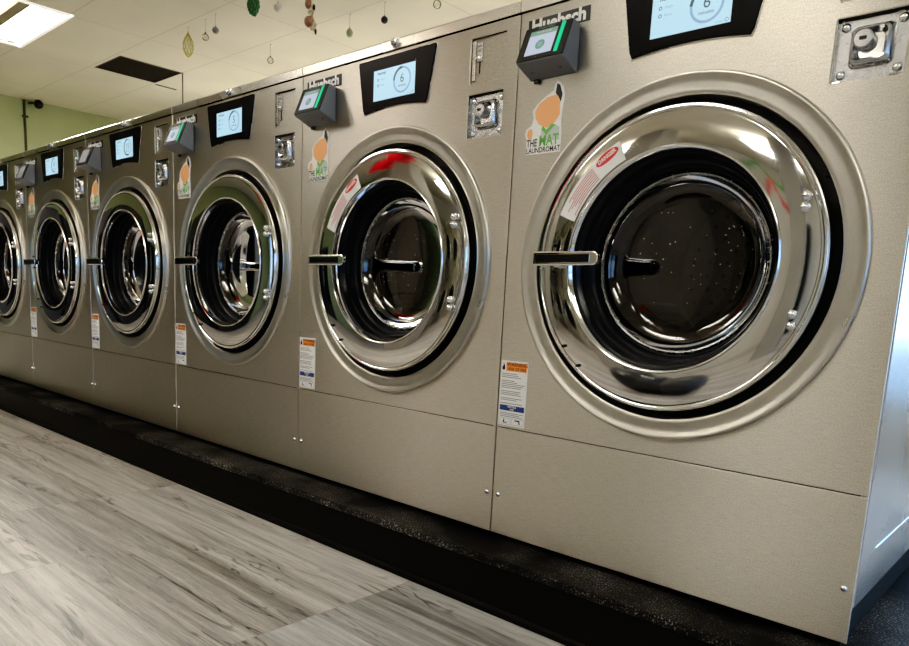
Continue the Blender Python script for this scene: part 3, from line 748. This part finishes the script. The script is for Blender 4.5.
for q in ((-9.9, -9.82, -0.19, 2.3), (-8.38, -8.3, -0.19, 2.3), (-9.14, -9.06, -0.19, 2.3), (-9.9, -8.3, 2.22, 2.3), (-9.9, -8.3, -0.19, -0.1)): b.box(q[0], q[1], RY0-0.08, RY0-0.02, q[2], q[3], 'frame_alu')
o = struct(b, 'door_1'); b = MB(); b.box(-9.82, -8.38, RY0-0.055, RY0-0.048, -0.1, 2.22, 'window_glass'); b.build('pane', o, 35, WX)
for k, (x, y) in enumerate(((-1.1, -5.0), (-3.3, -5.0), (-5.6, -4.4))):  # unseen pillars added so the steel mirrors darker vertical bands
    b = MB(); b.box(x-0.26, x+0.26, y-0.26, y+0.26, -0.19, CEIL, 'pillar_paint', 0.01); struct(b, 'pillar_%d' % (k+1))
t = empty('drinks_machine', W(-1.35, -7.95, -0.19)); tag(t, 'black drinks machine against the front wall', 'vending machine')  # unseen, added so the nearest washer mirrors a dark band
b = MB(); b.box(-0.5, 0.5, 0.0, 0.8, 0.0, 2.2, 'dryer_dark', 0.02); b.build('body', t)
b = MB(); b.box(-0.45, 0.45, 0.79, 0.815, 0.5, 2.1, 'bezel_gloss', 0.01); b.build('front_panel', t)
# shopfront on the right: piers, low sill, header and panes
b = MB()
WIN = [(-7.4, -5.2), (-4.8, -2.6), (-2.2, 0.0), (0.4, 2.6)]
b.box(RX1, RX1+0.15, RY0, RY1, -0.19, 0.1, 'cream_paint'); b.box(RX1, RX1+0.15, RY0, RY1, 2.55, CEIL, 'cream_paint')
edges = [RY0]+[e for w_ in WIN for e in w_]+[RY1]
for k in range(0, len(edges), 2): b.box(RX1, RX1+0.15, edges[k], edges[k+1], 0.1, 2.55, 'cream_paint')
struct(b, 'wall_right')
for k, (a, c) in enumerate(WIN):
    b = MB()
    for q in ((a, a+0.05, 0.1, 2.55), (c-0.05, c, 0.1, 2.55), (a, c, 0.1, 0.15), (a, c, 2.5, 2.55), (a, c, 1.9, 1.95)): b.box(RX1+0.04, RX1+0.10, q[0], q[1], q[2], q[3], 'frame_alu')
    o = struct(b, 'window_%d' % (k+1))
    b = MB(); b.box(RX1+0.065, RX1+0.072, a+0.05, c-0.05, 0.15, 2.5, 'window_glass'); b.build('pane', o, 35, WX)

# ------------------------------------------------------------------ ceiling things
t = empty('ceiling_light', W(-7.33, 0.62, CEIL)); tag(t, 'open fluorescent ceiling light with glowing tubes beside a middle spine', 'ceiling light')
def LT(b, name): return b.build(name, t, 35)
hx, hy = 0.66, 0.36
b = MB()
b.box(-hx, hx, -hy, hy, 0.085, 0.09, 'fixture_white')
for q in ((-hx, hx, -hy, -hy+0.005), (-hx, hx, hy-0.005, hy), (-hx, -hx+0.005, -hy, hy), (hx-0.005, hx, -hy, hy)): b.box(q[0], q[1], q[2], q[3], 0.0, 0.088, 'fixture_white')
LT(b, 'reflector_pan')
b = MB()
for q in ((-hx-0.015, hx+0.015, -hy-0.012, -hy+0.022), (-hx-0.015, hx+0.015, hy-0.022, hy+0.012), (-hx-0.015, -hx+0.03, -hy, hy), (hx-0.03, hx+0.015, -hy, hy)): b.box(q[0], q[1], q[2], q[3], -0.010, 0.002, 'fixture_white', 0.002)
LT(b, 'frame')
b = MB(); b.prism([(-0.045, -0.004), (0.045, -0.004), (0.07, 0.05), (-0.07, 0.05)], -hx+0.02, hx-0.02, 'fixture_spine', 0.003); LT(b, 'spine')
for y in (-0.26, -0.16, 0.16, 0.26):
    b = MB(); b.tube([(-hx+0.07, y, 0.035), (hx-0.07, y, 0.035)], 0.021, 'tube_glow', 16); LT(b, 'tube')
    for sgn in (-1, 1):
        b = MB(); b.box(sgn*(hx-0.055)-0.018, sgn*(hx-0.055)+0.018, y-0.028, y+0.028, 0.0, 0.085, 'fixture_spine', 0.004); LT(b, 'socket')

def lamp(name, loc, sx, sy, power, colr=(1, 0.94, 0.84)):
    l = bpy.data.lights.new(name, 'AREA'); l.shape = 'RECTANGLE'; l.size = sx; l.size_y = sy; l.energy = power; l.color = colr
    o = bpy.data.objects.new(name, l); col.objects.link(o); o.location = loc; return o
lamp('fluorescent_lamp', W(-7.33, 0.62, CEIL-0.02), 1.05, 0.5, 75)

# unseen strip lights, hung low and added behind the washers to brighten the ceiling
for k, (x, y) in enumerate(((-1.35, -2.05), (-4.4, -2.05), (-1.35, -5.3), (-4.4, -5.3), (2.2, -2.05), (2.2, -5.3), (-1.7, 1.1), (-1.2, 2.9), (-3.4, 3.1), (-5.4, 3.1), (-7.4, 3.1), (0.9, 1.6))):
    zl = 2.76 if k < 7 or k == 11 else 1.74
    t = empty('strip_light', W(x, y, zl))
    if k < 6: tag(t, 'hanging fluorescent strip light over the aisle', 'ceiling light', 'strip lights over the aisle')
    else: tag(t, 'hanging fluorescent strip light over the service side behind the washers', 'ceiling light', 'strip lights behind the washers')
    b = MB(); b.box(-0.70, 0.70, -0.035, 0.035, -0.01, 0.03, 'fixture_white', 0.004); b.build('body', t)
    for yy in (-0.17, 0.17):
        b = MB(); b.box(-0.66, 0.66, yy-0.09, yy+0.09, -0.02, 0.02, 'panel_glow' if k < 6 else 'panel_glow_dim', 0.01); b.build('diffuser', t)
    for xx in (-0.5, 0.5):
        b = MB(); b.tube([(xx, 0, 0.02), (xx, 0, CEIL-zl)], 0.004, 'frame_alu', 6); b.build('hanger', t)
        b = MB(); b.box(xx-0.02, xx+0.02, -0.26, 0.26, -0.026, -0.012, 'fixture_white', 0.003); b.build('end_bracket', t)

# unseen vending machines and dryers, added for the washers' steel to mirror
for k in range(3):
    t = empty('vending_machine', W(-10.2, -1.55-1.5*k, -0.19)); tag(t, 'black vending machine against the green wall', 'vending machine', 'vending machines by the green wall')
    b = MB(); b.box(0.0, 0.85, -0.58, 0.58, 0.0, 2.15 if k < 2 else 1.75, 'dryer_dark', 0.02); b.build('body', t)
    b = MB(); b.box(0.84, 0.862, -0.50, 0.22, 0.45, 1.65, 'bezel_black', 0.01); b.build('front_glass', t)
    b = MB(); b.box(0.84, 0.866, 0.28, 0.50, 0.85, 1.6, 'reader_grey', 0.01); b.build('keypad_panel', t)
for k in range(3):
    t = empty('tumble_dryer', W(-7.6+1.02*k, -7.95, -0.19)); tag(t, 'stacked steel tumble dryer with two dark portholes', 'dryer', 'bank of tumble dryers across the aisle')
    b = MB(); b.box(-0.5, 0.5, 0.0, 0.95, 0.0, 2.35, 'trim_steel', 0.015); b.build('body', t)
    for zz in (0.62, 1.75):
        b = MB(); b.box(-0.42, 0.42, 0.94, 0.975, zz-0.44, zz+0.44, 'trim_steel', 0.02); d_ = b.build('door', t)
        b = MB(); b.lathe([(0.33, 0.974), (0.33, 0.99), (0.29, 1.0), (0.28, 0.985)], 0, zz, 'chrome_bright', 40); b.build('door_ring', d_)
        b = MB(); b.lathe([(0.285, 0.985), (0.15, 0.985), (0.0, 0.985)], 0, zz, 'bezel_black', 40); b.build('glass', d_)

def tinsel(label, pts, mat, n, size, seed):
    rnd = random.Random(seed); b = MB()
    P = [Vector(p) for p in pts]
    for e in (P[0], P[len(P)//2], P[-1]): b.tube([e, (e.x, e.y, CEIL)], 0.002, 'string_thread', 5)
    b.tube(P, 0.008, mat, 5)
    for i in range(n):
        u = rnd.random()*(len(P)-1); k = int(u); p = P[k].lerp(P[k+1], u-k)
        d = Vector((rnd.gauss(0, 1), rnd.gauss(0, 1), rnd.gauss(0, 1))).normalized()*size*(0.5+0.6*rnd.random())
        w = d.orthogonal().normalized()*0.008
        b.face([p-w, p+d-w*0.4, p+d+w*0.4, p+w], mat)
    o = b.build('tinsel_garland', None, 35, WX); tag(o, label, 'garland')
def swag(x0, x1, y0, y1, z, drop, n=20):
    return [(x0+(x1-x0)*i/n, y0+(y1-y0)*i/n, z-drop*(1-(2*((2*i/n) % 1.0)-1)**2)) for i in range(n+1)]
tinsel('red tinsel garland swagged under the ceiling over the aisle', swag(-3.2, -5.4, -2.0, -3.2, 2.62, 0.36), 'tinsel_red', 2200, 0.24, 1)
tinsel('green tinsel garland strung above the dryers', swag(-1.4, -3.4, -6.3, -6.3, 2.55, 0.3), 'tinsel_green', 500, 0.11, 2)
tinsel('red tinsel garland strung above the dryers', swag(-1.3, -2.7, -5.7, -5.7, 2.2, 0.35), 'tinsel_red', 500, 0.11, 3)
t = empty('laundry_bag', W(-1.62, -2.36, -0.19)); tag(t, 'slumped black laundry bag standing on the aisle floor', 'bag')  # added in place of a person's dark reflection in the nearest chrome ring
b = MB(); b.ball((-0.1, 0, 0.25), 0.25, 'dryer_dark', (1.2, 0.9, 1.0)); b.ball((0.24, 0, 0.22), 0.22, 'dryer_dark', (1, 0.9, 1.0)); b.ball((0.05, 0, 0.2), 0.2, 'dryer_dark', (1.5, 0.9, 1.0)); b.build('sack', t)
b = MB(); b.tube([(-0.22, 0, 0.45), (-0.17, 0.02, 0.56), (-0.05, 0.03, 0.56), (0.0, 0.02, 0.45)], 0.015, 'dryer_dark', 8); b.build('strap', t)

t = empty('ceiling_vent', W(-7.725, 2.06, CEIL)); tag(t, 'dark brown square return vent set into the ceiling tiles', 'vent')
b = MB()
b.box(-0.305, 0.305, -0.3265, 0.3265, 0.05, 0.055, 'vent_brown')
for q in ((-0.305, 0.305, -0.3265, -0.322), (-0.305, 0.305, 0.322, 0.3265), (-0.305, -0.30, -0.3265, 0.3265), (0.30, 0.305, -0.3265, 0.3265)): b.box(q[0], q[1], q[2], q[3], 0.0, 0.052, 'vent_brown')
for i in range(26):
    x = -0.29+0.58*i/25; b.box(x-0.003, x+0.003, -0.322, 0.322, 0.004, 0.03, 'vent_brown')
b.build('grille', t)
b = MB()
for q in ((-0.315, 0.315, -0.338, -0.322), (-0.315, 0.315, 0.322, 0.338), (-0.318, -0.300, -0.338, 0.338), (0.300, 0.318, -0.338, 0.338)): b.box(q[0], q[1], q[2], q[3], -0.004, 0.003, 'brown_metal', 0.001, 1)
b.build('frame', t)
b = MB(); b.tube([W(-7.40, 2.395, 3.008), W(-7.401, 2.396, 2.85), W(-7.397, 2.394, 2.70), W(-7.40, 2.395, 2.45), W(-7.40, 2.395, 2.30)], 0.0055, 'cable_dark', 6)
o = b.build('hanging_cable', None, 35, Matrix.Identity(4)); tag(o, 'thin dark cable hanging down from the corner of the ceiling vent', 'cable')
b = MB(); b.box(-8.105, -8.075, 2.43, 2.68, -0.006, 0.0, 'cable_dark', 0.002)
o = b.build('ceiling_strip', None, 35, Matrix.Translation(W(0, 0, CEIL)) @ Matrix.Scale(S, 4)); tag(o, 'short dark strip on the ceiling beyond the vent corner', 'strip')

b = MB()
b.tube([W(-10.255, 1.73, z) for z in (3.0, 2.4, 1.6, 0.8, -0.15)], 0.014, 'pipe_green', 8)
for z in (2.80, 1.9, 1.0): b.box(*[v for v in (RX0*S+0.0, RX0*S+0.03, 1.70*S, 1.77*S, z*S+Z0-0.01, z*S+Z0+0.01)], 'pipe_green')
o = b.build('wall_conduit', None, 35, Matrix.Identity(4)); tag(o, 'thin dark vertical conduit running down the green wall', 'conduit')
t = empty('dome_camera', W(-10.13, 1.86, 2.955)); tag(t, 'small black security camera at the top of the green wall', 'camera')
b = MB(); b.ball((0, 0, 0), 0.055, 'black_plastic'); b.build('camera_ball', t)
b = MB(); b.tube([(0, -0.01, 0.0), (-0.06, -0.06, 0.015), (-0.14, -0.07, 0.02)], 0.014, 'black_plastic', 8); b.build('bracket', t)
b = MB()
b.lathe([(0.0, -0.028), (0.03, -0.025), (0.05, -0.012), (0.055, 0.0)], 0, 0, 'brown_metal', 20)
o = b.build('smoke_detector', None, 40, Matrix.Translation(W(-9.83, 1.59, CEIL)) @ Matrix.Rotation(-PI/2, 4, 'X') @ Matrix.Scale(S, 4)); tag(o, 'small round brown fitting on the ceiling near the green wall', 'detector')

# ------------------------------------------------------------------ hanging ornaments
GRP = 'ornaments hanging from the ceiling on threads'
def ornament(name, label, hook, top):
    t = empty(name, W(*hook, CEIL)); tag(t, label, 'ornament', GRP)
    b = MB(); b.tube([(0, 0, 0), (0.0, 0.0, (top-CEIL)*0.5), (0, 0, top-CEIL)], 0.0014, 'string_thread', 5)
    b.lathe([(0.0, 0.0), (0.007, 0.0), (0.006, 0.006)], 0, 0, 'string_thread', 8)
    b.build('thread', t)
    return t
# gold leaf-shaped lattice
t = ornament('leaf_ornament', 'large yellow-gold openwork drop ornament hanging near the ceiling vent', (-6.07, 1.745), 2.96)
b = MB(); h0, h1 = 2.96-CEIL, 2.755-CEIL
def leaf_r(u): return 0.046*math.sin(PI*min(1, u**1.15))**0.75+0.001
for k in range(9):
    for sgn in (-1, 1):
        pts = []
        for i in range(15):
            u = i/14; a = 2*PI*k/9+sgn*u*1.9; r = leaf_r(u); pts.append((r*math.cos(a), r*math.sin(a), h0+(h1-h0)*u))
        b.tube(pts, 0.0024, 'gold_leaf', 5)
b.tube([(0, 0, h0+0.012), (0, 0, h0-0.02)], [0.004, 0.009], 'gold_leaf', 8)
b.build('openwork', t)
def bauble(name, label, hook, zc, r, mat, sc=(1, 1, 1), cap='silver_grey'):
    t = ornament(name, label, hook, zc+r*sc[2]+0.008)
    b = MB(); b.ball((0, 0, zc-CEIL), r, mat, sc, 24, 16); b.build('bauble', t)
    b = MB(); top = zc-CEIL+r*sc[2]; b.tube([(0, 0, top-0.003), (0, 0, top+0.008)], 0.006, cap, 10); b.build('cap', t)
    return t
def glass_bauble(name, label, hook, zc, r):
    t = ornament(name, label, hook, zc+r+0.01)
    b = MB(); b.ball((0, 0, zc-CEIL), r, 'bauble_glass', (1, 1, 1), 24, 16); b.build('glass_ball', t)
    b = MB(); top = zc-CEIL+r; b.tube([(0, 0, top-0.004), (0, 0, top+0.010)], 0.007, 'brown_metal', 10); b.build('cap', t)
glass_bauble('glass_bauble', 'clear glass bauble with a faint green tint between the gold drop and the grey ball', (-5.764, 1.741), 2.863, 0.029)
bauble('grey_bauble', 'matt grey ball ornament beside the green-tinted glass bauble', (-5.587, 1.735), 2.881, 0.028, 'silver_grey')
glass_bauble('glass_bauble', 'lone clear glass bauble hanging low just above the top of the third washer', (-5.822, 2.446), 2.865, 0.030)
glass_bauble('glass_bauble', 'clear glass bauble high above the coin slot of the second washer', (-3.694, 2.468), 2.883, 0.031)
bauble('white_bauble', 'pearl white ball ornament next to the green cone', (-4.77, 1.798), 2.898, 0.031, 'pearl_white')
bauble('green_bauble', 'sage green egg-shaped ornament hanging between the copper string and the black ball', (-4.646, 2.423), 2.863, 0.027, 'sage_green', (1, 1, 1.3))
t = bauble('black_bauble', 'black glitter ball ornament above the second washer display', (-4.23, 2.43), 2.878, 0.028, 'glitter_black')
t = ornament('pine_cone_ornament', 'green leafy cone ornament cut by the top of the view', (-4.832, 1.618), 2.935)
b = MB()
for i in range(46):
    u = i/45; a = i*2.39996; zz = 2.935-CEIL-0.125*u; r = 0.040*math.sin(PI*(0.12+0.80*u))**0.8
    p = Vector((r*math.cos(a), r*math.sin(a), zz))
    b.ball(p, 0.012, 'pine_green', (1, 1, 1.4), 8, 6)
b.ball((0, 0, 2.935-CEIL-0.06), 0.034, 'pine_green', (0.9, 0.9, 1.8), 12, 10)
b.build('scales', t)
t = ornament('bell_string_ornament', 'string of copper balls and cream bows hanging above the second washer', (-4.311, 1.775), 2.86)
zt = 2.86-CEIL
b = MB(); b.tube([(0, 0, zt), (0.012, 0.0, zt-0.13), (0.03, 0.0, zt-0.20), (0.045, 0, zt-0.25)], 0.006, 'cream_ribbon', 6); b.build('ribbon', t)
for p, r, sc in (((-0.022, -0.01, zt-0.045), 0.030, (0.9, 0.9, 1.25)), ((-0.008, -0.01, zt-0.170), 0.040, (1, 1, 1.05))):
    b = MB(); b.ball(p, r, 'rose_copper', sc); b.build('copper_ball', t)
b = MB()
for p, r, sc in (((0.006, -0.015, zt-0.105), 0.018, (1.5, 0.6, 0.9)), ((0.036, -0.01, zt-0.115), 0.014, (0.8, 0.6, 1.3)), ((0.03, -0.01, zt-0.225), 0.020, (1.2, 0.6, 0.9)), ((0.062, -0.01, zt-0.212), 0.016, (1, 0.6, 1.3))):
    b.ball(p, r, 'cream_ribbon', sc, 12, 8)
b.build('bow', t)
b = MB(); b.ball((0.030, 0.0, zt-0.078), 0.014, 'glitter_black', (0.8, 0.8, 1.7), 10, 8); b.ball((0.055, 0.0, zt-0.248), 0.010, 'wine_red', (0.8, 0.8, 2.2), 10, 8); b.ball((0.0, 0.0, zt+0.01), 0.016, 'wine_red', (1, 1, 0.8), 10, 8)
b.build('bell', t)

# ------------------------------------------------------------------ sky outside and camera
wd = bpy.data.worlds.new('sky'); scn.world = wd; wd.use_nodes = True
nt = wd.node_tree; bg = nt.nodes['Background']
sky = nt.nodes.new('ShaderNodeTexSky'); sky.sky_type = 'HOSEK_WILKIE'; sky.sun_direction = (0.3, 0.6, 0.6); sky.turbidity = 4.0
tint = nt.nodes.new('ShaderNodeMixRGB'); tint.blend_type = 'MULTIPLY'; tint.inputs[0].default_value = 1.0; tint.inputs[2].default_value = (0.74, 0.90, 1.12, 1)
nt.links.new(sky.outputs[0], tint.inputs[1]); nt.links.new(tint.outputs[0], bg.inputs[0]); bg.inputs[1].default_value = 11.0
b = MB(); b.box(RX1+0.2, RX1+40, -30, 40, -0.35, -0.20, 'cream_paint'); b.box(-8, RX1+0.2, RY1+0.15, 40, -0.35, -0.20, 'cream_paint'); b.box(-30, RX1+0.2, -40, RY0-0.15, -0.35, -0.20, 'cream_paint'); o = b.build('pavement', None, 35, WX); o['kind'] = 'structure'

cam = bpy.data.cameras.new('camera'); co = bpy.data.objects.new('camera', cam); col.objects.link(co)
co.location = W(0.32073814928214267, -1.716954800759022, 0.7032710429799782)
co.rotation_euler = (1.4055903817521032, -0.04527282346275286, 0.7547952703996176)
cam.sensor_width = 36.0; cam.sensor_fit = 'HORIZONTAL'; cam.lens = 717.343/909*36
cam.shift_x = 22.894/909; cam.shift_y = 96.7527/909
cam.clip_start = 0.02
scn.camera = co
scn.view_settings.view_transform = 'Standard'; scn.view_settings.look = 'None'; scn.view_settings.exposure = 0.0

vs = scn.view_settings; vs.use_curve_mapping = True
cm = vs.curve_mapping; c = cm.curves[3]
c.points[0].location = (0.0, 0.0); c.points[-1].location = (1.0, 1.0)
for p in ((0.018, 0.007), (0.06, 0.055), (0.2, 0.24), (0.5, 0.545)): c.points.new(*p)
cm.update()
scn.cycles.caustics_reflective = False; scn.cycles.caustics_refractive = False
scn.cycles.blur_glossy = 0.6; scn.cycles.sample_clamp_indirect = 6.0
